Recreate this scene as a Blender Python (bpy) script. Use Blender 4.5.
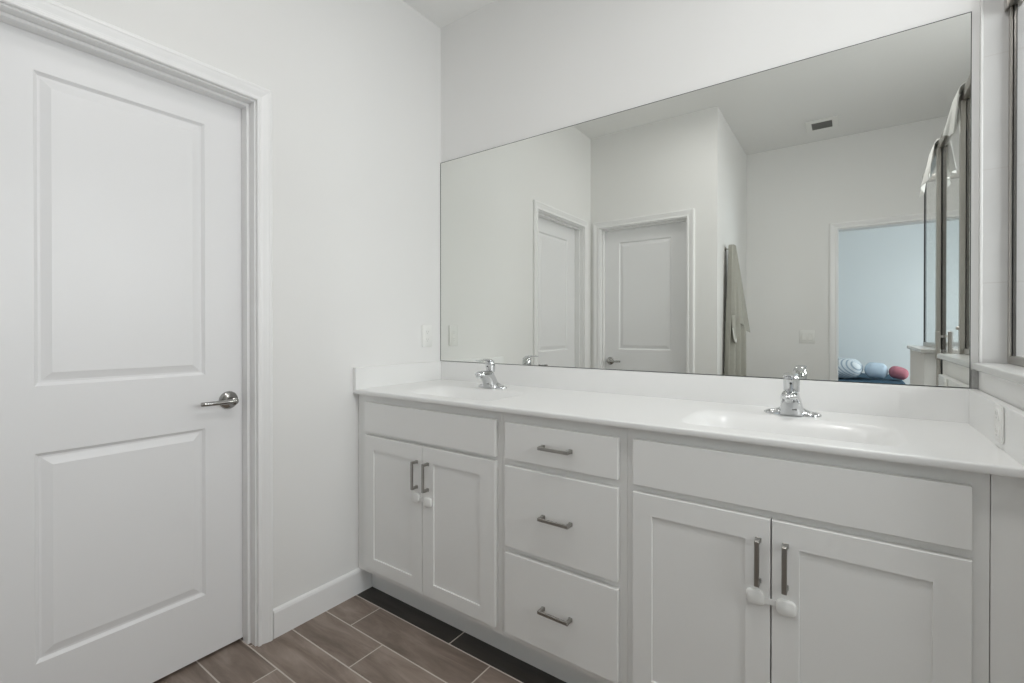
import bpy, bmesh, math, random
from mathutils import Vector, Matrix
random.seed(4)
S = bpy.context.scene
for o in list(bpy.data.objects): bpy.data.objects.remove(o, do_unlink=True)
COL = S.collection
R = math.radians

# ------------------------------------------------------------------ camera
cam_d = bpy.data.cameras.new('camera'); cam = bpy.data.objects.new('camera', cam_d); COL.objects.link(cam)
cam_d.sensor_fit = 'HORIZONTAL'; cam_d.sensor_width = 36.0
cam_d.lens = 471.66 / 1024 * 36.0
cam_d.shift_y = -(341.5 - 332.47) / 1024
cam_d.clip_start = 0.02; cam_d.clip_end = 60
cam.location = (1.8152, -1.8667, 1.1894)
cam.rotation_euler = (R(90 - 0.25), 0, R(35.6534))
S.camera = cam

# ------------------------------------------------------------------ world, exposure
W = bpy.data.worlds.new('world'); S.world = W; W.use_nodes = True
W.node_tree.nodes['Background'].inputs[0].default_value = (0.55, 0.75, 1.0, 1)
W.node_tree.nodes['Background'].inputs[1].default_value = 1.0
S.view_settings.view_transform = 'Standard'; S.view_settings.look = 'None'
S.view_settings.gamma = 1.0; S.view_settings.use_curve_mapping = False
S.view_settings.exposure = -0.04
S.cycles.max_bounces = 16; S.cycles.diffuse_bounces = 10; S.cycles.glossy_bounces = 8
S.cycles.transmission_bounces = 12; S.cycles.transparent_max_bounces = 24
S.cycles.caustics_reflective = True; S.cycles.sample_clamp_indirect = 6.0

# ------------------------------------------------------------------ lights
def area(name, loc, rot, size, power, color=(1, 1, 1), shape='DISK', sy=None, label=None):
    d = bpy.data.lights.new(name, 'AREA'); d.shape = shape; d.size = size
    if sy: d.size_y = sy
    d.energy = power; d.color = color
    o = bpy.data.objects.new(name, d); COL.objects.link(o); o.location = loc; o.rotation_euler = rot
    return o
CEIL = 2.832
ADDED_LAMP_SPOTS = [(0.95, -1.17), (1.85, -1.17)]  # ceiling lamps put in for soft light, out of the mirror's view
ADDED_LAMP_POWER = [3.0, 9.8]
WIN = [33, 64]
for (lx, ly), lp in zip(ADDED_LAMP_SPOTS, ADDED_LAMP_POWER):
    area('lamp_light', (lx, ly, CEIL - 0.045), (0, 0, 0), 0.30, lp, (1.0, 0.99, 0.975))
# daylight coming in through the bedroom window
area('window_daylight', (4.30, -4.9, 1.25), (0, R(90), 0), 1.25, WIN[1], (0.88, 0.96, 1.0), 'RECTANGLE', 1.7)
# added side light behind an invented window in the shower
area('window_daylight', (3.36, -0.93, 1.75), (0, R(90), 0), 1.15, WIN[0], (1.0, 0.985, 0.97), 'RECTANGLE', 1.20)

# ------------------------------------------------------------------ materials
def mat(name, col, rough=0.5, metal=0.0, spec=0.5, noise=None, bump=None, coat=0.0):
    m = bpy.data.materials.new(name); m.use_nodes = True
    nt = m.node_tree; b = nt.nodes['Principled BSDF']
    b.inputs['Base Color'].default_value = (*col, 1); b.inputs['Roughness'].default_value = rough
    b.inputs['Metallic'].default_value = metal; b.inputs['Specular IOR Level'].default_value = spec
    b.inputs['Coat Weight'].default_value = coat
    tc = nt.nodes.new('ShaderNodeTexCoord')
    if noise:
        sc, amt = noise
        n = nt.nodes.new('ShaderNodeTexNoise'); n.inputs['Scale'].default_value = sc; n.inputs['Detail'].default_value = 4
        nt.links.new(tc.outputs['Object'], n.inputs['Vector'])
        mx = nt.nodes.new('ShaderNodeMix'); mx.data_type = 'RGBA'
        mx.inputs[6].default_value = (*[c * (1 - amt) for c in col], 1)
        mx.inputs[7].default_value = (*[min(1, c * (1 + amt)) for c in col], 1)
        nt.links.new(n.outputs['Fac'], mx.inputs[0]); nt.links.new(mx.outputs[2], b.inputs['Base Color'])
    if bump:
        sc, st = bump
        n = nt.nodes.new('ShaderNodeTexNoise'); n.inputs['Scale'].default_value = sc; n.inputs['Detail'].default_value = 3
        nt.links.new(tc.outputs['Object'], n.inputs['Vector'])
        bp = nt.nodes.new('ShaderNodeBump'); bp.inputs['Strength'].default_value = st; bp.inputs['Distance'].default_value = 0.002
        nt.links.new(n.outputs['Fac'], bp.inputs['Height']); nt.links.new(bp.outputs['Normal'], b.inputs['Normal'])
    return m
M = {}
M['wall'] = mat('wall_paint', (0.80, 0.797, 0.788), 0.85, bump=(180, 0.12), noise=(3, 0.01))
M['ceiling'] = mat('ceiling_paint', (0.83, 0.83, 0.82), 0.95, bump=(220, 0.15))
M['trim'] = mat('trim_enamel', (0.84, 0.84, 0.84), 0.35, noise=(5, 0.01))
M['door'] = mat('door_enamel', (0.815, 0.815, 0.823), 0.38, noise=(4, 0.012))
M['cab'] = mat('cabinet_paint', (0.80, 0.798, 0.785), 0.42, noise=(4, 0.012))
M['top'] = mat('cultured_marble', (0.82, 0.82, 0.812), 0.28, noise=(2.5, 0.012), coat=0.08)
M['chrome'] = mat('chrome', (0.66, 0.67, 0.68), 0.09, 1.0, noise=(30, 0.02))
M['nickel'] = mat('brushed_nickel', (0.40, 0.39, 0.37), 0.30, 1.0, noise=(60, 0.06))
M['lever'] = mat('satin_nickel', (0.40, 0.395, 0.38), 0.18, 1.0, noise=(60, 0.05))
M['frame'] = mat('shower_frame_nickel', (0.46, 0.44, 0.41), 0.32, 1.0, noise=(60, 0.05))
M['gasket'] = mat('black_gasket', (0.012, 0.012, 0.011), 0.6, noise=(40, 0.1))
M['plastic'] = mat('white_plastic', (0.82, 0.82, 0.80), 0.35, noise=(20, 0.01))
M['faint'] = mat('plug_cover_plastic', (0.52, 0.52, 0.50), 0.5, noise=(20, 0.02))
M['slot'] = mat('dark_slot', (0.05, 0.05, 0.05), 0.7, noise=(20, 0.05))
M['grille'] = mat('grille_grey', (0.20, 0.20, 0.19), 0.6, noise=(40, 0.05))
M['towel'] = mat('linen_towel', (0.40, 0.395, 0.355), 0.95, noise=(40, 0.08), bump=(500, 0.5))
M['white_cloth'] = mat('white_cotton', (0.78, 0.78, 0.76), 0.95, noise=(40, 0.03), bump=(600, 0.5))
M['hem'] = mat('white_hem', (0.78, 0.78, 0.74), 0.9, noise=(60, 0.03))
M['navy'] = mat('navy_blanket', (0.030, 0.085, 0.135), 0.95, noise=(30, 0.15), bump=(300, 0.5))
M['paleblue'] = mat('pale_blue_cotton', (0.66, 0.77, 0.88), 0.9, noise=(30, 0.03))
M['red'] = mat('red_cotton', (0.55, 0.20, 0.24), 0.95, noise=(40, 0.08))
M['stripe'] = mat('cotton', (0.8, 0.82, 0.84), 0.9)
M['bedwood'] = mat('bed_base_fabric', (0.35, 0.34, 0.33), 0.9, noise=(30, 0.05))
M['bedwall'] = mat('bedroom_wall_paint', (0.82, 0.83, 0.825), 0.9, noise=(3, 0.01))
M['mirror'] = mat('mirror_silver', (0.82, 0.83, 0.80), 0.0, 1.0)
M['mirror_edge'] = mat('mirror_cut_edge', (0.03, 0.035, 0.03), 0.4, noise=(50, 0.2))
# striped pillow cotton
nt = M['stripe'].node_tree; b = nt.nodes['Principled BSDF']
wv = nt.nodes.new('ShaderNodeTexWave'); wv.inputs['Scale'].default_value = 14; wv.inputs['Distortion'].default_value = 0.3
wv.bands_direction = 'DIAGONAL'
tc = nt.nodes.new('ShaderNodeTexCoord'); nt.links.new(tc.outputs['Object'], wv.inputs['Vector'])
cr = nt.nodes.new('ShaderNodeValToRGB'); cr.color_ramp.elements[0].color = (0.42, 0.5, 0.58, 1); cr.color_ramp.elements[0].position = 0.15
cr.color_ramp.elements[1].color = (0.86, 0.88, 0.9, 1); cr.color_ramp.elements[1].position = 0.4
nt.links.new(wv.outputs['Fac'], cr.inputs[0]); nt.links.new(cr.outputs[0], b.inputs['Base Color'])

def glass_mat():
    m = bpy.data.materials.new('clear_glass'); m.use_nodes = True; nt = m.node_tree
    for n in list(nt.nodes): nt.nodes.remove(n)
    out = nt.nodes.new('ShaderNodeOutputMaterial'); mx = nt.nodes.new('ShaderNodeMixShader')
    tr = nt.nodes.new('ShaderNodeBsdfTransparent'); tr.inputs[0].default_value = (0.985, 0.99, 0.985, 1)
    gl = nt.nodes.new('ShaderNodeBsdfGlossy'); gl.inputs['Roughness'].default_value = 0.01; gl.inputs[0].default_value = (1, 1, 1, 1)
    fr = nt.nodes.new('ShaderNodeFresnel'); fr.inputs[0].default_value = 1.25
    ge = nt.nodes.new('ShaderNodeNewGeometry'); mu = nt.nodes.new('ShaderNodeMath'); mu.operation = 'MULTIPLY_ADD'; mu.inputs[1].default_value = -1; mu.inputs[2].default_value = 1
    m2 = nt.nodes.new('ShaderNodeMath'); m2.operation = 'MULTIPLY'
    nt.links.new(ge.outputs['Backfacing'], mu.inputs[0]); nt.links.new(mu.outputs[0], m2.inputs[0]); nt.links.new(fr.outputs[0], m2.inputs[1])
    nt.links.new(m2.outputs[0], mx.inputs[0]); nt.links.new(tr.outputs[0], mx.inputs[1]); nt.links.new(gl.outputs[0], mx.inputs[2])
    nt.links.new(mx.outputs[0], out.inputs[0]); return m
M['glass'] = glass_mat()
def emit_mat(name, col, st):
    m = bpy.data.materials.new(name); m.use_nodes = True; b = m.node_tree.nodes['Principled BSDF']
    b.inputs['Base Color'].default_value = (0.9, 0.9, 0.9, 1)
    b.inputs['Emission Color'].default_value = (*col, 1); b.inputs['Emission Strength'].default_value = st; return m
M['lamp'] = emit_mat('lamp_diffuser', (1, 0.98, 0.95), 4.0)

class NG:
    def __init__(s, m): s.nt = m.node_tree
    def math(s, op, a, b=None, c=None):
        n = s.nt.nodes.new('ShaderNodeMath'); n.operation = op
        for i, v in enumerate((a, b, c)):
            if v is None: continue
            if isinstance(v, (int, float)): n.inputs[i].default_value = v
            else: s.nt.links.new(v, n.inputs[i])
        return n.outputs[0]
def floor_mat():
    m = mat('wood_look_tile', (0.15, 0.12, 0.1), 0.42); g = NG(m); nt = m.node_tree; b = nt.nodes['Principled BSDF']
    tc = nt.nodes.new('ShaderNodeTexCoord'); sp = nt.nodes.new('ShaderNodeSeparateXYZ'); nt.links.new(tc.outputs['Object'], sp.inputs[0])
    x, y = sp.outputs[0], sp.outputs[1]
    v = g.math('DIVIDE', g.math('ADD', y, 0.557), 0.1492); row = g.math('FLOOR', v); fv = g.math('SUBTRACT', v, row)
    u = g.math('DIVIDE', g.math('ADD', g.math('SUBTRACT', x, 0.581), g.math('MULTIPLY', row, 0.2)), 0.6)
    ui = g.math('FLOOR', u); fu = g.math('SUBTRACT', u, ui)
    du = g.math('MULTIPLY', g.math('MINIMUM', fu, g.math('SUBTRACT', 1.0, fu)), 0.6)
    dv = g.math('MULTIPLY', g.math('MINIMUM', fv, g.math('SUBTRACT', 1.0, fv)), 0.1492)
    grout = g.math('LESS_THAN', g.math('MINIMUM', du, dv), 0.0025)
    cb = nt.nodes.new('ShaderNodeCombineXYZ'); nt.links.new(ui, cb.inputs[0]); nt.links.new(row, cb.inputs[1])
    wn = nt.nodes.new('ShaderNodeTexWhiteNoise'); nt.links.new(cb.outputs[0], wn.inputs['Vector'])
    # streaky wood figure along the plank, shifted per tile
    sh = nt.nodes.new('ShaderNodeCombineXYZ')
    nt.links.new(g.math('ADD', g.math('MULTIPLY', x, 3.2), g.math('MULTIPLY', wn.outputs['Value'], 17.0)), sh.inputs[0])
    nt.links.new(g.math('MULTIPLY', y, 17.0), sh.inputs[1]); nt.links.new(wn.outputs['Value'], sh.inputs[2])
    n1 = nt.nodes.new('ShaderNodeTexNoise'); n1.inputs['Scale'].default_value = 1.0; n1.inputs['Detail'].default_value = 7; n1.inputs['Roughness'].default_value = 0.62
    n1.inputs['Distortion'].default_value = 0.6
    nt.links.new(sh.outputs[0], n1.inputs['Vector'])
    cr = nt.nodes.new('ShaderNodeValToRGB')
    cr.color_ramp.elements[0].position = 0.28; cr.color_ramp.elements[0].color = (0.135, 0.100, 0.078, 1)
    cr.color_ramp.elements[1].position = 0.72; cr.color_ramp.elements[1].color = (0.35, 0.285, 0.24, 1)
    e = cr.color_ramp.elements.new(0.5); e.color = (0.235, 0.185, 0.153, 1)
    nt.links.new(n1.outputs['Fac'], cr.inputs[0])
    hv = nt.nodes.new('ShaderNodeHueSaturation'); nt.links.new(cr.outputs[0], hv.inputs['Color'])
    nt.links.new(g.math('ADD', g.math('MULTIPLY', wn.outputs['Value'], 0.22), 0.88), hv.inputs['Value'])
    mx = nt.nodes.new('ShaderNodeMix'); mx.data_type = 'RGBA'; nt.links.new(grout, mx.inputs[0])
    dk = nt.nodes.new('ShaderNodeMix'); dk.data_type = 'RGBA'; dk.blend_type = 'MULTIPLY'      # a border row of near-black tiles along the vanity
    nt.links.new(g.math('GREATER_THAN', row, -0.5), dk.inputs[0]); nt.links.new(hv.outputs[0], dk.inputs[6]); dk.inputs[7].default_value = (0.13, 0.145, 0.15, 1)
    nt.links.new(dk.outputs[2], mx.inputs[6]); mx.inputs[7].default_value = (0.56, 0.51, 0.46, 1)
    nt.links.new(mx.outputs[2], b.inputs['Base Color'])
    nt.links.new(g.math('ADD', g.math('MULTIPLY', grout, 0.35), 0.45), b.inputs['Roughness'])
    bp = nt.nodes.new('ShaderNodeBump'); bp.inputs['Strength'].default_value = 0.6; bp.inputs['Distance'].default_value = 0.0015
    nt.links.new(g.math('SUBTRACT', 1.0, grout), bp.inputs['Height']); nt.links.new(bp.outputs['Normal'], b.inputs['Normal'])
    return m
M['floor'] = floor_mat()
def tile_mat():
    m = mat('shower_wall_tile', (0.56, 0.555, 0.545), 0.25); g = NG(m); nt = m.node_tree; b = nt.nodes['Principled BSDF']
    tc = nt.nodes.new('ShaderNodeTexCoord'); sp = nt.nodes.new('ShaderNodeSeparateXYZ'); nt.links.new(tc.outputs['Object'], sp.inputs[0])
    h = g.math('SUBTRACT', sp.outputs[0], sp.outputs[1])
    fz = g.math('FRACT', g.math('DIVIDE', g.math('SUBTRACT', sp.outputs[2], 1.959 - 0.318 * 10), 0.318))
    fh = g.math('FRACT', g.math('DIVIDE', g.math('SUBTRACT', h, 2.112 - 6.1), 0.61))
    d = g.math('MINIMUM', g.math('MULTIPLY', g.math('MINIMUM', fz, g.math('SUBTRACT', 1.0, fz)), 0.318),
               g.math('MULTIPLY', g.math('MINIMUM', fh, g.math('SUBTRACT', 1.0, fh)), 0.61))
    gr = g.math('LESS_THAN', d, 0.0014)
    n1 = nt.nodes.new('ShaderNodeTexNoise'); n1.inputs['Scale'].default_value = 2.5; n1.inputs['Detail'].default_value = 6; n1.inputs['Distortion'].default_value = 1.2
    nt.links.new(tc.outputs['Object'], n1.inputs['Vector'])
    cr = nt.nodes.new('ShaderNodeValToRGB'); cr.color_ramp.elements[0].color = (0.46, 0.457, 0.452, 1); cr.color_ramp.elements[1].color = (0.60, 0.60, 0.592, 1)
    nt.links.new(n1.outputs['Fac'], cr.inputs[0])
    mx = nt.nodes.new('ShaderNodeMix'); mx.data_type = 'RGBA'; nt.links.new(gr, mx.inputs[0]); nt.links.new(cr.outputs[0], mx.inputs[6])
    mx.inputs[7].default_value = (0.50, 0.49, 0.48, 1); nt.links.new(mx.outputs[2], b.inputs['Base Color']); return m
M['tile'] = tile_mat()
M['mortar'] = mat('grey_mortar', (0.42, 0.42, 0.41), 0.9, noise=(120, 0.25), bump=(200, 0.5))
M['ledge'] = mat('ledge_marble', (0.66, 0.66, 0.65), 0.25, noise=(6, 0.10))

# ------------------------------------------------------------------ mesh helpers
def BM(): return bmesh.new()
def box(bm, x0, x1, y0, y1, z0, z1, bev=0.0, seg=1):
    t = bmesh.new()
    vs = [t.verts.new((x, y, z)) for x in (x0, x1) for y in (y0, y1) for z in (z0, z1)]
    for f in ((0, 1, 3, 2), (4, 6, 7, 5), (0, 4, 5, 1), (2, 3, 7, 6), (0, 2, 6, 4), (1, 5, 7, 3)):
        t.faces.new([vs[i] for i in f])
    bmesh.ops.recalc_face_normals(t, faces=t.faces)
    if bev: bmesh.ops.bevel(t, geom=list(t.edges), offset=bev, segments=seg, affect='EDGES', profile=0.5)
    me = bpy.data.meshes.new('tmp'); t.to_mesh(me); t.free(); bm.from_mesh(me); bpy.data.meshes.remove(me)
    return bm
def loft(bm, rings, cap=True, closed=True):
    vr = [[bm.verts.new(p) for p in r] for r in rings]; n = len(rings[0])
    for a, b in zip(vr, vr[1:]):
        for i in range(n if closed else n - 1):
            j = (i + 1) % n; bm.faces.new((a[i], a[j], b[j], b[i]))
    if cap and closed:
        bm.faces.new(list(reversed(vr[0]))); bm.faces.new(vr[-1])
    return bm
def tube(bm, pts, rads, n=16, flat=1.0):
    """round (or flattened) tube through pts; rads: radius or (ra, rb) per point"""
    rings = []; prev = None
    for i, p in enumerate(pts):
        p = Vector(p); a = Vector(pts[max(0, i - 1)]); c = Vector(pts[min(len(pts) - 1, i + 1)])
        d = (c - a).normalized()
        up = Vector((1, 0, 0)) if abs(d.x) < 0.9 else Vector((0, 1, 0))
        if prev is not None: up = prev
        s = (up - d * up.dot(d)).normalized(); prev = s; t = d.cross(s)
        r = rads[i] if isinstance(rads, (list, tuple)) else rads
        ra, rb = r if isinstance(r, tuple) else (r, r * flat)
        rings.append([p + s * (ra * math.cos(k * 2 * math.pi / n)) + t * (rb * math.sin(k * 2 * math.pi / n)) for k in range(n)])
    return loft(bm, rings)
def lathe(bm, prof, n=32, c=(0, 0, 0), axis='Z'):
    rings = []
    for r, h in prof:
        ring = []
        for k in range(n):
            a = k * 2 * math.pi / n; u, v = max(r, 1e-4) * math.cos(a), max(r, 1e-4) * math.sin(a)
            p = {'Z': (u, v, h), 'Y': (u, h, v), 'X': (h, u, v)}[axis]
            ring.append((p[0] + c[0], p[1] + c[1], p[2] + c[2]))
        rings.append(ring)
    return loft(bm, rings)
def rrect(w, h, r, n=5):
    pts = []
    for cx, cy, a0 in ((w / 2 - r, h / 2 - r, 0), (-w / 2 + r, h / 2 - r, 90), (-w / 2 + r, -h / 2 + r, 180), (w / 2 - r, -h / 2 + r, 270)):
        for k in range(n + 1):
            a = R(a0 + 90 * k / n); pts.append((cx + r * math.cos(a), cy + r * math.sin(a)))
    return pts
def obj(name, bm, m, parent=None, smooth=False, angle=35):
    bmesh.ops.recalc_face_normals(bm, faces=bm.faces)
    me = bpy.data.meshes.new(name); bm.to_mesh(me); bm.free()
    o = bpy.data.objects.new(name, me); COL.objects.link(o)
    for mm in (m if isinstance(m, list) else [m]): me.materials.append(M[mm])
    if parent is not None:
        o.parent = parent
    if smooth:
        for p in me.polygons: p.use_smooth = True
        me.set_sharp_from_angle(angle=R(angle))
    return o
def thing(name, label, cat, loc=(0, 0, 0), rz=0, group=None, kind=None):
    o = bpy.data.objects.new(name, None); COL.objects.link(o); o.empty_display_size = 0.05
    o.location = loc; o.rotation_euler = (0, 0, rz); tag(o, label, cat, group, kind); return o
def tag(o, label=None, cat=None, group=None, kind=None):
    if label: o['label'] = label
    if cat: o['category'] = cat
    if group: o['group'] = group
    if kind: o['kind'] = kind
    return o
def struct(name, bm, m, label, cat, smooth=False):
    o = obj(name, bm, m, None, smooth); tag(o, label, cat, None, 'structure'); return o
def wbox(bm, parent, *a, **k):
    """box given in world coords, stored in the parent's local frame (parent not rotated)"""
    L = parent.location
    return box(bm, a[0] - L.x, a[1] - L.x, a[2] - L.y, a[3] - L.y, a[4] - L.z, a[5] - L.z, *a[6:], **k)
def sweep_frame(bm, a0, a1, top, prof, P):
    """casing profile (offset outward, thickness) swept up-over-down round an opening; P(a, z, t) -> point"""
    rings = []
    rings.append([P(a0 - o, 0.0, t) for o, t in prof]); rings.append([P(a0 - o, top + o, t) for o, t in prof])
    rings.append([P(a1 + o, top + o, t) for o, t in prof]); rings.append([P(a1 + o, 0.0, t) for o, t in prof])
    return loft(bm, rings)
CASE = [(0, 0), (0, 0.009), (0.003, 0.012), (0.011, 0.012), (0.014, 0.009), (0.020, 0.010), (0.033, 0.0145), (0.040, 0.016),
        (0.043, 0.0175), (0.051, 0.0170), (0.056, 0.0120), (0.056, 0)]

# ------------------------------------------------------------------ room shell
WX1 = 3.15
YC = -1.839; XS = 1.021; YF = -3.033; T = 0.115
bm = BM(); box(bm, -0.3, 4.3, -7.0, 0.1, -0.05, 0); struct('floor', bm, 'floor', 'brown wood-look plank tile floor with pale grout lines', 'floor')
bm = BM(); box(bm, -0.3, 4.3, -7.0, 0.1, CEIL, CEIL + 0.05); struct('ceiling', bm, 'ceiling', 'flat white painted ceiling', 'ceiling')
bm = BM(); box(bm, -T, WX1 + T, 0, T, 0, CEIL); struct('wall_back', bm, 'wall', 'white painted wall above the vanity behind the big mirror', 'wall')
# left wall with door opening
JN, JF, JT = -0.9915, -1.706, 2.046     # jamb faces near / far, head
G = 0.018
bm = BM()
box(bm, -T, 0, JN + G, 0, 0, CEIL); box(bm, -T, 0, -1.96, JF - G, 0, CEIL); box(bm, -T, 0, JF - G, JN + G, JT + G, CEIL)
box(bm, -T - 0.04, -T - 0.005, JF - 0.1, JN + 0.1, 0, 2.2)  # unseen backing panel, added to stop light leaking under the door
struct('wall_left', bm, 'wall', 'white painted wall at left with the large panelled door', 'wall')
# closet wall
CL, CR = 0.088, 0.800
bm = BM()
box(bm, 0, CL - G, YC - T, YC, 0, CEIL); box(bm, CR + G, XS, YC - T, YC, 0, CEIL); box(bm, CL - G, CR + G, YC - T, YC, JT + G, CEIL)
box(bm, CL - 0.08, CR + 0.1, YC - T - 0.04, YC - T - 0.005, 0, 2.2)  # same added light-blocking panel behind the closet door
struct('wall_closet', bm, 'wall', 'white wall opposite the mirror holding the second panelled door', 'wall')
bm = BM(); box(bm, XS - T, XS, YF, YC - T - 0.0005, 0, CEIL); struct('wall_side', bm, 'wall', 'short white wall where the beige towel hangs, seen in mirror', 'wall')
# far wall with doorway to the bedroom
DL, DR = 1.730, 2.500
bm = BM()
box(bm, XS - T, DL - G, YF - T, YF, 0, CEIL); box(bm, DR + G, WX1 + T, YF - T, YF, 0, CEIL); box(bm, DL - G, DR + G, YF - T, YF, JT + G, CEIL)
struct('wall_far', bm, 'wall', 'white wall with the open bedroom doorway, seen in mirror', 'wall')
bm = BM()
for a in ((YF, -1.55, 0, CEIL), (-1.55, -0.31, 0, 1.15), (-1.55, -0.31, 2.37, CEIL), (-0.31, 0, 0, CEIL)):
    box(bm, WX1, WX1 + T, *a)
struct('wall_right', bm, 'tile', 'pale tiled wall at the far side of the shower', 'wall')
# bedroom
BX0, BX1, BY = 0.3, 4.0, -6.3
bm = BM(); box(bm, BX0, BX1, BY - T, BY, 0, CEIL); struct('wall_bedroom_back', bm, 'bedwall', 'pale wall behind the bed lit by bluish daylight', 'wall')
bm = BM(); box(bm, BX0 - T, BX0, BY - T, YF - T, 0, CEIL); struct('wall_bedroom_left', bm, 'bedwall', 'bedroom wall left of the bed', 'wall')
bm = BM()
box(bm, BX1, BX1 + T, BY - T, -5.8, 0, CEIL); box(bm, BX1, BX1 + T, -4.0, YF - T, 0, CEIL)
box(bm, BX1, BX1 + T, -5.8, -4.0, 0, 0.60); box(bm, BX1, BX1 + T, -5.8, -4.0, 1.90, CEIL)
struct('wall_bedroom_right', bm, 'bedwall', 'bedroom wall with the daylight window', 'wall')
def window(name, label, x, yc, z, hw, h):
    wn = thing(name, label, 'window', (x, yc, z), kind='structure')
    bm = BM()
    for a in ((-hw, -hw + 0.04), (hw - 0.04, hw)): box(bm, 0.02, 0.07, a[0], a[1], 0, h)
    box(bm, 0.02, 0.07, -hw + 0.04, hw - 0.04, 0, 0.04); box(bm, 0.02, 0.07, -hw + 0.04, hw - 0.04, h - 0.04, h)
    obj('window_frame', bm, 'trim', wn)
    bm = BM(); box(bm, 0.042, 0.047, -hw + 0.04, hw - 0.04, 0.04, h - 0.04); obj('window_pane', bm, 'glass', wn)
window('window_1', 'white framed bedroom window letting in daylight', BX1, -4.9, 0.60, 0.9, 1.30)
window('window_2', 'high window inside the shower', WX1, -0.93, 1.15, 0.62, 1.22)  # invented opening for the added side light

# ------------------------------------------------------------------ casings, jambs, baseboards
def jamb_set(name, label, P, a0, a1, stop=True):
    bm = BM(); sweep_frame(bm, a0 + 0.003 - 0.0085, a1 - 0.003 + 0.0085, JT + 0.0055, CASE, P)
    o = struct(name, bm, 'trim', label, 'door trim')
    bm = BM()
    sweep_frame(bm, a0, a1, JT, [(0, -0.001), (0, -T + 0.001), (G - 0.001, -T + 0.001), (G - 0.001, -0.001)], P)
    obj('jamb', bm, 'trim', o)
    if stop:
        bm = BM(); sweep_frame(bm, a0 + 0.011, a1 - 0.011, JT - 0.011, [(0, -0.036), (0, -0.075), (0.0105, -0.075), (0.0105, -0.036)], P)
        obj('door_stop', bm, 'trim', o)
    return o
jamb_set('trim_1', 'white moulded casing round the large left door', lambda a, z, t: (t, a, z), JF, JN)
jamb_set('trim_2', 'white moulded casing round the closet door seen in mirror', lambda a, z, t: (a, YC + t, z), CL, CR)
o = jamb_set('trim_3', 'white casing round the open bedroom doorway seen in mirror', lambda a, z, t: (a, YF + t, z), DL, DR, False)
bm = BM(); box(bm, DL, DL + 0.003, YF - 0.055, YF - 0.02, 0.89, 0.95, 0.001); obj('strike_plate', bm, 'nickel', o)
tag(bpy.data.objects[o.name].children[-1], 'small dark metal strike plate')
BBP = [(0, 0), (0.014, 0), (0.014, 0.098), (0.0125, 0.101), (0.011, 0.1055), (0.006, 0.1095), (0, 0.110)]
def baseboard(name, P, a0, a1, label):
    bm = BM(); loft(bm, [[P(a0, d, z) for d, z in BBP], [P(a1, d, z) for d, z in BBP]])
    return struct(name, bm, 'trim', label, 'baseboard')
baseboard('baseboard_left', lambda a, d, z: (d, a, z), -0.9285, -0.4705, 'white baseboard between the left door and the vanity')
baseboard('baseboard_closet', lambda a, d, z: (a, YC + d, z), 0.8635, XS + 0.014, 'white baseboard on the closet wall')
baseboard('baseboard_side', lambda a, d, z: (XS + d, a, z), YF, YC - 0.001, 'white baseboard under the hanging towel')
baseboard('baseboard_far', lambda a, d, z: (a, YF + d, z), XS + 0.015, DL - 0.066, 'white baseboard left of the bedroom doorway')

# ------------------------------------------------------------------ panelled doors
def door_leaf_bm(w, h, px0, px1, pans, th=0.035):
    bm = BM(); xs = [0, px0, px1, w]; zs = [0]
    for a, b in pans: zs += [a, b]
    zs.append(h)
    rings = [(0.0, 0.0), (0.009, 0.0085), (0.015, 0.0085), (0.038, 0.0015)]
    def rect(x0, x1, z0, z1, o, d): return [(x0 + o, d, z0 + o), (x1 - o, d, z0 + o), (x1 - o, d, z1 - o), (x0 + o, d, z1 - o)]
    for i in range(3):
        for j in range(len(zs) - 1):
            x0, x1, z0, z1 = xs[i], xs[i + 1], zs[j], zs[j + 1]
            if i == 1 and j % 2 == 1:
                vr = [[bm.verts.new(p) for p in rect(x0, x1, z0, z1, o, d)] for o, d in rings]
                for a, b in zip(vr, vr[1:]):
                    for k in range(4): bm.faces.new((a[k], a[(k + 1) % 4], b[(k + 1) % 4], b[k]))
                bm.faces.new(vr[-1])
            else:
                bm.faces.new([bm.verts.new(p) for p in rect(x0, x1, z0, z1, 0, 0)])
    # sides and back
    c = [(0, 0), (w, 0), (w, h), (0, h)]
    f = [bm.verts.new((x, 0, z)) for x, z in c]; k = [bm.verts.new((x, th, z)) for x, z in c]
    for i in range(4): bm.faces.new((f[i], f[(i + 1) % 4], k[(i + 1) % 4], k[i]))
    bm.faces.new(k)
    bmesh.ops.remove_doubles(bm, verts=bm.verts, dist=1e-5)
    return bm
def lever_set(parent, x, z):
    lv = obj('door_lever', lathe(BM(), [(0, -0.0005), (0.033, -0.0005), (0.0335, -0.003), (0.031, -0.008), (0.025, -0.012), (0.014, -0.0145),
                                      (0.012, -0.018), (0.0115, -0.040), (0.013, -0.046), (0.0125, -0.056), (0.006, -0.060), (0, -0.061)], 40, (x, 0, z), 'Y'), 'lever', parent, True, 50)
    tag(lv, 'satin nickel lever handle on a round rose')
    bm = BM()
    tube(bm, [(x + 0.010, -0.050, z), (x - 0.004, -0.052, z), (x - 0.03, -0.053, z), (x - 0.06, -0.053, z), (x - 0.095, -0.051, z), (x - 0.108, -0.049, z), (x - 0.1095, -0.0488, z)],
         [(0.008, 0.009), (0.0095, 0.0095), (0.0085, 0.0085), (0.008, 0.008), (0.0078, 0.0078), (0.0075, 0.0075), (0.006, 0.006)], 16)
    obj('grip', bm, 'lever', lv, True, 60)
    return lv
def panel_door(name, label, loc, rz, w):
    d = thing(name, label, 'door', loc, rz, kind='structure')
    m = w / 2; pw = 0.2195
    obj('door_leaf', door_leaf_bm(w, 2.029, m - pw, m + pw, [(0.221, 0.824), (1.017, 1.920)]), 'door', d)
    lever_set(d, w - 0.0575, 0.917)
    return d
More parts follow.
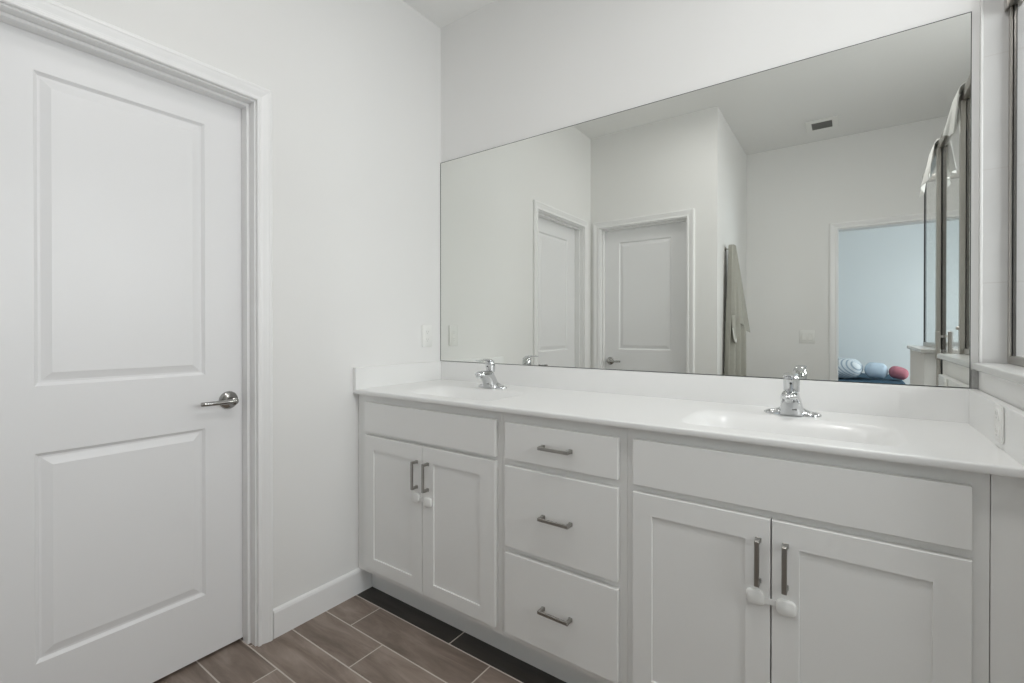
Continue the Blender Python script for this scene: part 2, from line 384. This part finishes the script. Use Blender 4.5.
panel_door('door_1', 'large white two-panel door in the left wall', (-0.0765, JF + 0.003, 0.012), R(90), JN - JF - 0.006)
panel_door('door_2', 'white two-panel closet door seen in the mirror', (CR - 0.003, YC - 0.0765, 0.012), R(180), CR - CL - 0.006)

# ------------------------------------------------------------------ vanity cabinets
YD, YFf, YT = -0.552, -0.533, -0.469     # door fronts, face frame, toe kick
ZB, ZT = 0.110, 0.905
def shaker(bm, x0, x1, z0, z1, sx0, sx1, sb, st, y0=YD, th=0.0185):
    """five-piece look: raised frame, recessed flat panel, as one mesh"""
    def rc(a, b, c, d, y): return [bm.verts.new(p) for p in ((a, y, c), (b, y, c), (b, y, d), (a, y, d))]
    e = 0.0012; y1 = y0 + th
    R0 = rc(x0, x1, z0, z1, y1); R1 = rc(x0, x1, z0, z1, y0 + e); R2 = rc(x0 + e, x1 - e, z0 + e, z1 - e, y0)
    R3 = rc(x0 + sx0, x1 - sx1, z0 + sb, z1 - st, y0); R4 = rc(x0 + sx0 + 0.001, x1 - sx1 - 0.001, z0 + sb + 0.001, z1 - st - 0.001, y0 + 0.0055)
    rs = [R0, R1, R2, R3, R4]
    for a, b in zip(rs, rs[1:]):
        for k in range(4): bm.faces.new((a[k], a[(k + 1) % 4], b[(k + 1) % 4], b[k]))
    bm.faces.new(R4); bm.faces.new(list(reversed(R0)))
    return bm
def pull(parent, cx, cz, vertical, label=None):
    """square D-shaped bar pull, cx/cz local to parent, standing off the front face"""
    h = 0.056; bw = 0.0055; yF = YD - parent.location.y
    bm = BM()
    def B(a0, a1, b0, b1, y0, y1, bv=0.0012):
        if vertical: box(bm, cx + b0, cx + b1, y0, y1, cz + a0, cz + a1, bv)
        else: box(bm, cx + a0, cx + a1, y0, y1, cz + b0, cz + b1, bv)
    B(-h, h, -bw, bw, yF - 0.031, yF - 0.0235)
    B(-h, -h + 0.010, -bw, bw, yF - 0.024, yF - 0.0003); B(h - 0.010, h, -bw, bw, yF - 0.024, yF - 0.0003)
    # small flared feet
    B(-h - 0.001, -h + 0.012, -bw - 0.001, bw + 0.001, yF - 0.003, yF - 0.0001, 0.0008); B(h - 0.012, h + 0.001, -bw - 0.001, bw + 0.001, yF - 0.003, yF - 0.0001, 0.0008)
    return bm
def cabinet(label, x0, x1):
    t = thing('vanity_cabinet', label, 'cabinet', (x0, 0, 0), group='vanity cabinets under the countertop')
    e = 0.0004
    def W(bm, *a, **k): return wbox(bm, t, *a, **k)
    bm = BM(); W(bm, x0 + e, x1 - e, YFf + 0.019, -0.003, ZB, ZB + 0.018)                # bottom
    W(bm, x0 + e, x0 + 0.018, YFf + 0.019, -0.003, ZB, ZT - 0.001); W(bm, x1 - 0.018, x1 - e, YFf + 0.019, -0.003, ZB, ZT - 0.001)
    W(bm, x0 + e, x1 - e, -0.010, -0.003, ZB, ZT - 0.001)
    obj('carcass', bm, 'cab', t)
    bm = BM(); W(bm, x0 + 0.0001, x1 - 0.0001, YT, YT + 0.015, 0, ZB - 0.0002); obj('toe_kick', bm, 'cab', t)
    return t
def face_frame(t, x0, x1, stile_l, stile_r, rails):
    bm = BM(); e = 0.0004
    wbox(bm, t, x0 + e, x0 + stile_l, YFf, YFf + 0.019, ZB, ZT - 0.001); wbox(bm, t, x1 - stile_r, x1 - e, YFf, YFf + 0.019, ZB, ZT - 0.001)
    for z0, z1 in rails: wbox(bm, t, x0 + stile_l, x1 - stile_r, YFf, YFf + 0.019, z0, z1)
    obj('face_frame', bm, 'cab', t)
def slab(name, t, x0, x1, z0, z1):
    bm = BM(); wbox(bm, t, x0, x1, YD, YFf - 0.0004, z0, z1, 0.0018, 2); return obj(name, bm, 'cab', t)
RAILS_S = [(ZB, 0.15), (0.715, 0.755), (0.86, ZT - 0.001)]
def sink_unit(label, x0, x1, dx0, split, dx1, psets, hx, hz):
    t = cabinet(label, x0, x1); face_frame(t, x0, x1, 0.045, 0.045 if x1 < 2 else 0.04, RAILS_S)
    slab('false_drawer_front', t, dx0, dx1, 0.7425, 0.8735)
    for k, (a, b) in enumerate(((dx0, split - 0.0016), (split + 0.0016, dx1))):
        bm = BM(); s0, s1 = psets[k]
        shaker(bm, a - x0, b - x0, 0.139, 0.7275 if x1 < 2 else 0.722, s0, s1, 0.053, 0.060)
        d = obj('cabinet_door', bm, 'cab', t)
        obj('door_pull', pull(t, hx[k] - x0, hz, True), 'nickel', d)
    return t
sink_unit('left grey vanity cabinet with two doors under a false drawer front', 0.001, 0.819, 0.068, 0.431, 0.797, ((0.061, 0.058), (0.061, 0.069)), (0.402, 0.464), 0.612)
sink_unit('right and widest grey vanity cabinet with two doors, nearest the shower', 1.280, 2.045, 1.303, 1.6575, 2.017, ((0.056, 0.056), (0.058, 0.060)), (1.630, 1.689), 0.617)
t = cabinet('narrow grey middle vanity cabinet with three stacked drawers', 0.819, 1.280)
face_frame(t, 0.819, 1.280, 0.035, 0.035, [(ZB, 0.15), (0.41, 0.45), (0.71, 0.755), (0.86, ZT - 0.001)])
for z0, z1, hz in ((0.745, 0.8705, 0.808), (0.441, 0.7205, 0.578), (0.139, 0.4195, 0.277)):
    d = slab('drawer', t, 0.841, 1.256, z0, z1)
    bm = pull(t, 1.0495 - 0.819, hz, False); obj('drawer_pull', bm, 'nickel', d)
bm = BM(); box(bm, 0, 0.064, 0, 0.018, 0.0, ZT - 0.001, 0.0008); fl = obj('filler_panel', bm, 'cab')
fl.location = (2.0462, YFf - 0.0005, 0); tag(fl, 'plain grey filler panel closing the vanity against the half wall', 'filler panel')

# child safety locks
def lock(label, x, z, gap):
    t = thing('cabinet_lock', label, 'child lock', (x, YD, z), group='child locks on the cabinet doors')
    for s in (-1, 1):
        bm = BM(); pr = rrect(0.043, 0.037, 0.012)
        rings = []
        for d, sc in ((-0.0003, 0.97), (-0.002, 1.0), (-0.006, 0.99), (-0.0085, 0.94), (-0.0100, 0.82)):
            rings.append([(s * gap + u * sc, d, v * sc - (0.003 if s > 0 else -0.003)) for u, v in pr])
        loft(bm, rings); obj('lock_pad', bm, 'plastic', t, True, 60)
    bm = BM(); box(bm, -gap + 0.015, gap - 0.015, -0.0040, -0.0022, -0.008, 0.008, 0.0006); tag(obj('strap', bm, 'cab', t), 'translucent grey strap')
    return t
lock('white child safety lock across the doors of the left cabinet', 0.4325, 0.517, 0.0345)
lock('white child safety lock across the doors of the right cabinet', 1.6575, 0.521, 0.0335)

# ------------------------------------------------------------------ countertop
ZC = 0.925; YFR = -0.563; CX1 = 2.1105
ct = thing('vanity_countertop', 'glossy white one-piece countertop with two sunken basins and low splashes', 'countertop', (0, 0, 0))
BAS = [(0.215, 0.725, -0.205, -0.492), (1.405, 1.925, -0.205, -0.492)]
def basin_h(x, y, b):
    x0, x1, y1, y0 = b
    def ss(t): t = max(0, min(1, t)); return t * t * (3 - 2 * t)
    wx, wyb, wyf = 0.12, 0.08, 0.07
    fx = ss((x - x0) / wx) * ss((x1 - x) / wx); fy = ss((y1 - y) / wyb) * ss((y - y0) / wyf)
    return 0.115 * (fx * fy)
nx, ny = 300, 84
xs = [0.001 + (CX1 - 0.002) * i / nx for i in range(nx + 1)]; ys = [-0.001 + (YFR + 0.005 + 0.001) * j / ny for j in range(ny + 1)]
bm = BM(); bb = [BM(), BM()]
def hz(x, y): return ZC - max(basin_h(x, y, b) for b in BAS)
def inb(x, y):
    for k, b in enumerate(BAS):
        if b[0] < x < b[1] and b[3] < y < b[2]: return k
    return -1
grids = {}
def vtx(B, k, i, j):
    key = (k, i, j)
    if key not in grids: grids[key] = B.verts.new((xs[i], ys[j], hz(xs[i], ys[j])))
    return grids[key]
for i in range(nx):
    for j in range(ny):
        k = inb((xs[i] + xs[i + 1]) / 2, (ys[j] + ys[j + 1]) / 2); B = bm if k < 0 else bb[k]
        B.faces.new([vtx(B, k, *q) for q in ((i, j), (i + 1, j), (i + 1, j + 1), (i, j + 1))])
# rounded front edge + underside
pf = [(YFR + 0.005, ZC), (YFR + 0.0025, ZC - 0.0007), (YFR + 0.0007, ZC - 0.0025), (YFR, ZC - 0.005), (YFR, ZC - 0.017), (YFR + 0.001, ZC - 0.019), (YFR + 0.003, ZC - 0.0198), (YFR + 0.03, ZC - 0.0198)]
loft(bm, [[(xs[0], y, z) for y, z in pf], [(xs[-1], y, z) for y, z in pf]], cap=False, closed=False)
obj('countertop_slab', bm, 'top', ct, True, 60)
for k in range(2):
    o = obj('basin', bb[k], 'top', ct, True, 80)
    cx = (BAS[k][0] + BAS[k][1]) / 2; cy = (BAS[k][2] + BAS[k][3]) / 2
    dr = obj('drain', lathe(BM(), [(0, 0.0045), (0.012, 0.004), (0.016, 0.0015), (0.022, 0.003), (0.026, 0.0015), (0.027, -0.001)], 28, (cx, cy, ZC - 0.1148)), 'chrome', o, True)
    tag(dr, 'chrome drain')
bm = BM(); box(bm, 0.001, CX1 - 0.001, -0.021, -0.001, ZC - 0.004, 1.0225, 0.002, 2); obj('backsplash', bm, 'top', ct)
bm = BM(); box(bm, 0.001, 0.021, YFR, -0.0215, ZC - 0.004, 1.0225, 0.002, 2); obj('side_splash', bm, 'top', ct)
bm = BM(); box(bm, CX1 - 0.021, CX1 - 0.001, YFR, -0.0215, ZC - 0.004, 1.0225, 0.002, 2); obj('side_splash', bm, 'top', ct)

# ------------------------------------------------------------------ faucets
def faucet(label, x):
    t = thing('faucet', label, 'faucet', (x, -0.140, ZC + 0.0003), group='faucets on the countertop')
    # base plate with swept wings rising into the body
    bm = BM(); rings = []; N = 25
    for k in range(N):
        q = -1 + 2 * k / (N - 1); a = abs(q); xx = 0.078 * q
        h = 0.013 + 0.034 * max(0, (1 - a / 0.72)) ** 1.6 if a < 0.72 else 0.013 * (1 - ((a - 0.72) / 0.28) ** 2 * 0.6)
        d = 0.027 * math.sqrt(max(0.02, 1 - max(0, (a - 0.62) / 0.38) ** 2)) * (1 - 0.10 * math.sin(min(1, a / 0.62) * math.pi))
        ring = [(xx, d * math.cos(R(s)), h * math.sin(R(s)) ** 0.8 if s not in (0, 180) else 0.0) for s in range(0, 181, 12)]
        rings.append(ring)
    loft(bm, rings); obj('base', bm, 'chrome', t, True, 60)
    # body leaning forward into the spout
    bm = BM(); rings = []
    for z, ya, yb, w in ((0.002, -0.046, 0.030, 0.0325), (0.012, -0.047, 0.025, 0.0300), (0.026, -0.053, 0.017, 0.0270), (0.040, -0.063, 0.010, 0.0250), (0.049, -0.076, 0.006, 0.0240),
                         (0.055, -0.094, 0.003, 0.0230), (0.060, -0.113, 0.001, 0.0222), (0.067, -0.119, -0.001, 0.0212), (0.074, -0.115, -0.003, 0.0190), (0.079, -0.102, -0.005, 0.0150), (0.081, -0.085, -0.008, 0.010)):
        yc, hd = (ya + yb) / 2, (yb - ya) / 2
        def se(a): return math.copysign(abs(a) ** 0.78, a)
        rings.append([(1.14 * w * se(math.cos(R(q))), yc + hd * se(math.sin(R(q))), z) for q in range(0, 360, 12)])
    loft(bm, rings)
    sp = obj('spout', bm, 'chrome', t, True, 60)
    bm = BM(); lathe(bm, [(0, 0.050), (0.0105, 0.050), (0.0110, 0.060), (0, 0.060)], 20, (0, -0.103, 0)); obj('aerator', bm, 'chrome', sp, True, 50)
    # handle: hub dome with an arched paddle lever
    bm = BM(); rings = []
    for z, yc, r, w in ((0.074, -0.018, 0.0200, 0.0200), (0.084, -0.017, 0.0205, 0.0200), (0.098, -0.018, 0.0215, 0.0205), (0.110, -0.020, 0.0215, 0.0205), (0.120, -0.024, 0.018, 0.0185), (0.127, -0.029, 0.010, 0.012), (0.1285, -0.031, 0.003, 0.004)):
        rings.append([(1.10 * w * math.cos(R(q)), yc + r * math.sin(R(q)), z) for q in range(0, 360, 12)])
    loft(bm, rings); h = obj('handle', bm, 'chrome', t, True, 60)
    bm = BM()
    tube(bm, [(0, -0.002, 0.108), (0, -0.010, 0.120), (0, -0.026, 0.1275), (0, -0.050, 0.130), (0, -0.074, 0.1285), (0, -0.096, 0.1268), (0, -0.108, 0.1285), (0, -0.112, 0.1295)],
         [(0.012, 0.005), (0.0185, 0.006), (0.0190, 0.006), (0.0185, 0.0050), (0.0175, 0.0042), (0.0175, 0.0036), (0.015, 0.003), (0.008, 0.0015)], 18)
    obj('lever', bm, 'chrome', h, True, 60)
    bm = BM(); lathe(bm, [(0, -0.0405), (0.0035, -0.0405), (0.0035, -0.0385), (0, -0.0385)], 16, (0, 0, 0.100), 'Y'); sb = obj('temperature_dot', bm, 'slot', h)
    # badge on the front of the body
    bm = BM(); box(bm, 0.004, 0.017, -0.0515, -0.0480, 0.0195, 0.0230, 0.0005); obj('badge', bm, 'grille', t)
    return t
faucet('chrome single-lever faucet at the left basin, farther from the shower', 0.466)
faucet('chrome single-lever faucet at the right basin, nearer the shower', 1.666)

# ------------------------------------------------------------------ mirror
mr = thing('wall_mirror', 'huge frameless rectangular mirror above the countertop', 'mirror', (0.002, -0.001, 1.0235))
mw, mh = 2.0925, 1.0755
bm = BM(); box(bm, 0.0019, mw - 0.0019, -0.0060, -0.001, 0.0019, mh - 0.0019); obj('mirror_glass', bm, 'mirror', mr)
bm = BM(); e = 0.0020
box(bm, 0, e, -0.0063, 0, 0, mh); box(bm, mw - e, mw, -0.0063, 0, 0, mh); box(bm, e, mw - e, -0.0063, 0, 0, e); box(bm, e, mw - e, -0.0063, 0, mh - e, mh)
tag(obj('mirror_edge', bm, 'mirror_edge', mr), 'thin dark cut edge')

# ------------------------------------------------------------------ outlets and switches
def plate(name, label, cat, loc, rz, w, h, kind):
    """wall plate, local x along wall, front -Y, centre at loc"""
    t = thing(name, label, cat, loc, rz, 'wall outlets' if kind == 'outlet' else None)
    bm = BM(); box(bm, -w / 2, w / 2, -0.0055, -0.0002, -h / 2, h / 2, 0.002, 2); obj('cover_plate', bm, 'plastic', t, True, 40)
    if kind == 'outlet':
        for s in (-1, 1):
            bm = BM(); pr = rrect(0.033, 0.027, 0.010, 4)
            loft(bm, [[(u, -0.0054, v + s * 0.0195) for u, v in pr], [(u * 0.97, -0.0072, v * 0.97 + s * 0.0195) for u, v in pr]])
            so = obj('socket', bm, 'plastic', t)
            bm = BM(); z = s * 0.0195
            box(bm, -0.0075, -0.0055, -0.0076, -0.0071, z - 0.001, z + 0.007); box(bm, 0.0055, 0.0075, -0.0076, -0.0071, z - 0.001, z + 0.006)
            box(bm, -0.002, 0.002, -0.0076, -0.0071, z - 0.009, z - 0.005); obj('slots', bm, 'faint', so)
    else:
        for s in (-1, 1):
            bm = BM(); box(bm, s * 0.023 - 0.0165, s * 0.023 + 0.0165, -0.0085, -0.0053, -0.033, 0.033, 0.0015); obj('rocker', bm, 'plastic', t)
    return t
plate('wall_outlet', 'white outlet on the left wall beside the mirror corner', 'outlet', (0.0, -0.109, 1.160), R(90), 0.070, 0.115, 'outlet')
plate('wall_outlet', 'white outlet low beside the countertop end under the shower ledge', 'outlet', (CX1 - 0.0212, -0.372, 0.981), R(-90), 0.062, 0.082, 'outlet')
plate('light_switch', 'white double rocker switch beside the bedroom doorway, seen in mirror', 'light switch', (1.507, YF, 1.135), R(180), 0.116, 0.116, 'switch')

# ------------------------------------------------------------------ ceiling fan grille, added lamps
vt = thing('ceiling_vent', 'small white ceiling vent with dark grille, seen in mirror', 'vent', (1.627, -2.648, CEIL - 0.0002))
bm = BM()
for a in ((-0.108, -0.068, -0.115, 0.115), (0.068, 0.108, -0.115, 0.115), (-0.068, 0.068, -0.115, -0.074), (-0.068, 0.068, 0.074, 0.115)):
    box(bm, *a, -0.009, 0, 0.002)
obj('vent_frame', bm, 'plastic', vt)
bm = BM()
for k in range(11):
    y = -0.072 + k * 0.0138; box(bm, -0.068, 0.068, y, y + 0.006, -0.008, -0.001)
obj('grille', bm, 'grille', vt)
bm = BM(); box(bm, -0.068, 0.068, -0.074, 0.074, -0.0008, 0); obj('duct_opening', bm, 'slot', vt)
lab = ['round ceiling lamp out in the room toward the left basin', 'round ceiling lamp out in the room toward the right basin']
for (lx, ly), lb in zip(ADDED_LAMP_SPOTS, lab):  # unseen fixtures built round the added lamp lights
    t = thing('ceiling_lamp', lb, 'lamp', (lx, ly, CEIL - 0.0002), group='ceiling lamps')
    obj('lamp_ring', lathe(BM(), [(0.150, 0), (0.185, 0), (0.187, -0.012), (0.178, -0.022), (0.160, -0.024), (0.150, -0.018)], 48), 'plastic', t, True)
    obj('diffuser', lathe(BM(), [(0, -0.016), (0.155, -0.016), (0.155, -0.010), (0, -0.010)], 48), 'lamp', t)

# ------------------------------------------------------------------ shower: half walls, tiles, glass
PX = 2.112; PXI = 2.245; PNE = -0.652; PFN, PFF = -1.215, -1.90; LZ0, LZ1 = 1.078, 1.098
bm = BM(); box(bm, PX, PXI, PNE, 0, 0, LZ0); struct('wall_half_near', bm, 'wall', 'white half wall between countertop end and shower', 'half wall')
bm = BM(); box(bm, PX, PXI, PFF, PFN, 0, LZ0); box(bm, PXI, WX1, PFF, PFF + 0.133, 0, LZ0)
struct('wall_half_far', bm, 'wall', 'white half wall beyond the shower door, seen in mirror', 'half wall')
bm = BM(); box(bm, PX - 0.0155, PXI + 0.012, PNE - 0.012, -0.0105, LZ0 + 0.0002, LZ1, 0.003, 2)
struct('trim_4', bm, 'ledge', 'marble ledge capping the half wall beside the countertop', 'ledge')
bm = BM(); box(bm, PX - 0.0155, PXI + 0.012, PFF - 0.012, PFN + 0.012, LZ0 + 0.0002, LZ1, 0.003, 2); box(bm, PXI + 0.010, WX1, PFF - 0.012, PFF + 0.145, LZ0 + 0.0002, LZ1, 0.003, 2)
struct('trim_5', bm, 'ledge', 'marble ledge capping the far half wall, seen in mirror', 'ledge')
bm = BM(); box(bm, PX + 0.006, WX1, -0.0100, 0, LZ0, CEIL); struct('wall_shower_tile', bm, 'tile', 'pale grey tile on the shower side of the back wall', 'tiled wall')
bm = BM(); box(bm, PX - 0.0005, PX + 0.0058, -0.0125, -0.0002, LZ1, CEIL, 0.0015, 2); struct('trim_6', bm, 'ledge', 'thin white vertical edge strip beside the shower tile', 'tile trim')

bm = BM(); box(bm, 2.0965, 2.1115, -0.003, -0.0002, 1.0235, 1.0775, 0.0008); struct('trim_8', bm, 'mortar', 'bare grey strip between the mirror edge and the half wall under the ledge', 'bare edge')
GX = 2.177
HZ0, HZ1 = 2.072, 2.112
sh = thing('shower_enclosure', 'glass shower enclosure with nickel frame on the half walls', 'shower enclosure', (GX, 0, LZ1))
def wsb(bm, *a, **k): return wbox(bm, sh, *a, **k)
GE = -1.87
bm = BM(); wsb(bm, GX - 0.016, GX + 0.016, GE, -0.0105, HZ0, HZ1, 0.005, 2); wsb(bm, GX, WX1 - 0.001, GE - 0.016, GE + 0.016, HZ0, HZ1, 0.005, 2)
obj('header_rail', bm, 'frame', sh, True, 40)
def post(y0, y1, z0=LZ1, w=0.0095, wr=-0.003):
    bm = BM(); wsb(bm, GX - w, GX + wr, y0, y1, z0, HZ0, 0.0015); return obj('post', bm, 'frame', sh)
p1 = post(-0.026, -0.0105, LZ1 + 0.0005, 0.0095)
bm = BM(); wsb(bm, GX - 0.0029, GX + 0.0040, -0.030, -0.0108, LZ1 + 0.020, HZ0); obj('gasket', bm, 'gasket', p1)
bm = BM(); wsb(bm, GX - 0.0190, GX - 0.0135, -0.040, -0.0108, HZ0 - 0.004, HZ1 + 0.012, 0.004, 2); obj('wall_bracket', bm, 'frame', sh)
p2 = post(-0.652, -0.626, LZ1 + 0.0005, 0.020)
bm = BM(); wsb(bm, GX - 0.0029, GX + 0.0050, -0.652, -0.618, LZ1 + 0.01, HZ0); obj('gasket', bm, 'gasket', p2)
bm = BM(); lathe(bm, [(0, -0.024), (0.006, -0.022), (0.008, -0.0135), (0.008, -0.0125)], 16, (-0.006, -0.640, 0.10), 'X'); obj('catch', bm, 'frame', p2, True)
p3 = post(-1.250, -1.214, 0.06, 0.022, -0.005)
bm = BM(); wsb(bm, GX - 0.0049, GX + 0.0110, -1.250, -1.203, 0.06, HZ0); obj('gasket', bm, 'gasket', p3)
p4 = post(GE - 0.012, GE + 0.012, LZ1 + 0.0005, 0.0055, 0.0055); 
p4.data.materials[0] = M['gasket']
for (a, b) in ((-0.618, -0.0305), (GE + 0.013, -1.2505)):
    bm = BM(); wsb(bm, GX - 0.010, GX + 0.010, a, b, LZ1 + 0.0005, LZ1 + 0.022, 0.002); obj('sill_rail', bm, 'frame', sh)
    bm = BM(); wsb(bm, GX - 0.003, GX + 0.003, a, b, LZ1 + 0.022, HZ0); tag(obj('glass_panel', bm, 'glass', sh), 'fixed clear glass pane')
bm = BM(); wsb(bm, GX + 0.013, WX1 - 0.002, GE - 0.010, GE + 0.010, LZ1 + 0.0005, LZ1 + 0.022, 0.002); obj('sill_rail', bm, 'frame', sh)
bm = BM(); wsb(bm, GX + 0.013, WX1 - 0.002, GE - 0.003, GE + 0.003, LZ1 + 0.022, HZ0); tag(obj('glass_panel', bm, 'glass', sh), 'fixed clear glass pane')
bm = BM(); wsb(bm, GX - 0.003, GX + 0.003, -1.2025, -0.6535, 0.075, HZ0 - 0.004); dg = tag(obj('glass_door', bm, 'glass', sh), 'swinging clear glass door')
bm = BM()
for s in (-1, 1):
    xa = GX + s * 0.023; wsb(bm, xa - 0.008, xa + 0.008, -1.180, -1.150, 1.052, 1.185, 0.002)
    for z in (1.07, 1.155): wsb(bm, min(xa - 0.008 * s, GX + s * 0.003), max(xa - 0.008 * s, GX + s * 0.003), -1.170, -1.158, z, z + 0.012)
obj('door_handle', bm, 'frame', dg)
bm = BM(); box(bm, PX + 0.02, PXI - 0.02, PFN + 0.0005, PNE - 0.0005, 0, 0.07, 0.004); struct('trim_7', bm, 'ledge', 'low shower curb under the glass door', 'curb')

# ------------------------------------------------------------------ cloths
def solidify(o, th):
    md = o.modifiers.new('thickness', 'SOLIDIFY'); md.thickness = th; md.offset = 0
    s = o.modifiers.new('smooth', 'SUBSURF'); s.levels = 1; s.render_levels = 2
def grid_mesh(F, nu, nv):
    bm = BM(); g = [[bm.verts.new(F(i / nu, j / nv)) for j in range(nv + 1)] for i in range(nu + 1)]
    for i in range(nu):
        for j in range(nv): bm.faces.new((g[i][j], g[i + 1][j], g[i + 1][j + 1], g[i][j + 1]))
    return bm
def header_cloth(name, label, y0, y1, lf, lb, ph, drop0, drop1, sh, fl):
    """cloth thrown over the shower header: lf hangs on the room side, lb inside"""
    t = thing(name, label, 'towel', (GX, (y0 + y1) / 2, HZ1), group='towels over the shower header')
    hw = 0.022; top = 0.010
    def F(u, v):
        y = y0 + (y1 - y0) * u - (y0 + y1) / 2
        tot = lf + 2 * hw + lb; s = v * tot
        fr = lf * (1 + drop0 * (1 - u) + drop1 * u)
        wv = math.sin(u * 13 + ph) * 0.6 + math.sin(u * 7.3 + ph * 2) * 0.4
        if s < lf:
            q = 1 - s / lf; x = -hw - 0.004 - q * fl * (0.014 + 0.014 * wv + 0.022 * (1 - u)); z = top - 0.006 - q * fr
            y2 = y * (1 + 0.30 * q) - sh * q + 0.015 * q * math.sin(u * 9 + ph)
            return (x, y2, z)
        if s < lf + 2 * hw:
            q = (s - lf) / (2 * hw); return (-hw + 2 * hw * q, y, top + 0.006 * math.sin(q * math.pi) + 0.004 * wv)
        q = (s - lf - 2 * hw) / lb; return (hw + 0.006 + q * (0.02 + 0.016 * wv), y * (1 + 0.1 * q), top - 0.006 - q * lb)
    o = obj('cloth', grid_mesh(F, 40, 44), 'white_cloth', t, True, 180); solidify(o, 0.004)
    return t
header_cloth('hand_towel', 'white towel over the shower header nearer the mirror', -0.73, -0.60, 0.15, 0.12, 0.4, -0.20, 0.10, 0.05, 0.55)
header_cloth('hand_towel', 'white towel over the shower header farther from the mirror', -1.42, -1.24, 0.19, 0.15, 2.1, 0.10, -0.30, 0.08, 0.9)

# bath towel hanging from a hook on the side wall
tw = thing('bath_towel', 'long beige towel hanging from a wall hook, seen in mirror', 'towel', (XS, -2.10, 1.838))
def TF(u, v):
    q = v; y = -0.050 + 0.10 * u + (-0.085 * (1 - u) + 0.17 * u) * q ** 0.6
    out = 0.045 + (0.020 - 0.035 + 0.075 * u) * min(1, q * 1.6)
    f = 0.015 + 0.012 * min(1, q * 2)
    x = max(0.012, out + f * math.sin(u * 22 + 0.8 + q * 1.1) + 0.006 * math.sin(u * 43 + q * 4))
    z = -1.12 * q + 0.016 * math.sin(u * math.pi) * (1 - q) - 0.03 * math.sin(u * 4) * q
    return (x, -y, z)
o = obj('long_fold', grid_mesh(TF, 70, 50), 'towel', tw, True, 180); solidify(o, 0.005)
def TF2(u, v):
    q = v; y = -0.02 + 0.05 * u + 0.23 * u * q
    x = 0.062 + 0.010 * math.sin(u * 12 + 2) + 0.055 * q * u + 0.012 * q
    z = 0.010 - (0.56 + 0.12 * u) * q
    return (x, -y, z)
o = obj('short_fold', grid_mesh(TF2, 40, 36), 'towel', tw, True, 180); solidify(o, 0.005)
def TF3(u, v):
    y = -0.075 + 0.055 * u; q = v
    return (0.060 + 0.016 * math.sin(u * math.pi) + 0.008 * q, -y, -0.53 - (0.17 + 0.035 * math.sin(u * math.pi)) * q)
o = obj('curled_corner', grid_mesh(TF3, 14, 16), 'towel', tw, True, 180); solidify(o, 0.006)
bm = BM(); tube(bm, [(0.071, 0.079, -0.63), (0.078, 0.078, -0.69), (0.082, 0.068, -0.725), (0.086, 0.048, -0.738), (0.084, 0.028, -0.725), (0.075, 0.020, -0.68), (0.070, 0.019, -0.63)], [0.003, 0.005, 0.006, 0.006, 0.006, 0.005, 0.003], 10)
tag(obj('hem', bm, 'hem', tw, True, 180), 'white curled hem')
hk = thing('towel_hook', 'small nickel wall hook holding the long beige towel', 'hook', (XS, -2.10, 1.823))
obj('hook_plate', lathe(BM(), [(0, 0), (0.016, 0.0003), (0.016, 0.005), (0.008, 0.008), (0, 0.008)], 20, (0, 0, 0), 'X'), 'nickel', hk, True)
bm = BM(); tube(bm, [(0.006, 0, 0), (0.03, 0, -0.004), (0.045, 0, 0.004), (0.05, 0, 0.018)], [0.005, 0.005, 0.005, 0.006], 12); obj('hook_arm', bm, 'nickel', hk, True)

# ------------------------------------------------------------------ bedroom
bd = thing('bed', 'bed with a navy blue blanket in the bedroom, seen in mirror', 'bed', (0.9, -5.3, 0))
bm = BM(); box(bm, -0.5, 1.42, -0.75, 0.75, 0.08, 0.30, 0.03, 3); obj('bed_base', bm, 'bedwood', bd, True)
for xx in (-0.42, 1.34):
    for yy in (-0.67, 0.67): obj('leg', lathe(BM(), [(0, 0), (0.03, 0), (0.035, 0.082), (0, 0.082)], 16, (xx, yy, 0)), 'slot', bd, True)
bm = BM(); box(bm, -0.5, 1.42, -0.75, 0.75, 0.3005, 0.58, 0.05, 4); obj('mattress', bm, 'white_cloth', bd, True)
def BF(u, v):
    # blanket draped over the mattress top and sides
    x = -0.53 + 2.00 * u; y = -0.80 + 1.60 * v
    ex = max(0, x - 1.40) / 0.07; ey = max(0, abs(y) - 0.74) / 0.06
    d = 0.16 * min(1, ex) ** 1.6 + 0.20 * min(1, ey) ** 1.6
    return (x, y, 0.612 - d + 0.008 * math.sin(u * 20) * math.sin(v * 15))
o = obj('blanket', grid_mesh(BF, 60, 50), 'navy', bd, True, 180); solidify(o, 0.012)
def pillow(name, label, cat, loc, rot, sx, sy, sz, m, ph=0):
    bm = BM(); bmesh.ops.create_uvsphere(bm, u_segments=40, v_segments=24, radius=1)
    for v in bm.verts:
        x, y, z = v.co
        def sq(a): return math.copysign(abs(a) ** 0.50, a)
        r = (1 + 0.05 * math.sin(9 * x + ph) * math.sin(7 * y + ph))
        v.co = Vector((sx * sq(x), sy * sq(y), sz * math.copysign(abs(z) ** 0.75, z) * r * (0.62 + 0.38 * (1 - max(abs(x), abs(y)) ** 3))))
    o = obj(name, bm, m, None, True, 180); o.location = loc; o.rotation_euler = rot; tag(o, label, cat, 'pillows on the bed'); return o
pillow('pillow', 'white and grey striped pillow at the left of the bed', 'pillow', (1.665, -5.08, 0.745), (R(-3), R(2), R(3)), 0.275, 0.20, 0.115, 'stripe')
pillow('pillow', 'pale blue pillow in the middle of the bed', 'pillow', (2.060, -5.10, 0.722), (R(0), R(4), 0), 0.108, 0.17, 0.088, 'paleblue', 1)
pillow('pillow', 'rose red pillow at the right end of the bed', 'pillow', (2.262, -5.08, 0.706), (R(0), R(15), 0), 0.086, 0.16, 0.066, 'red', 2)
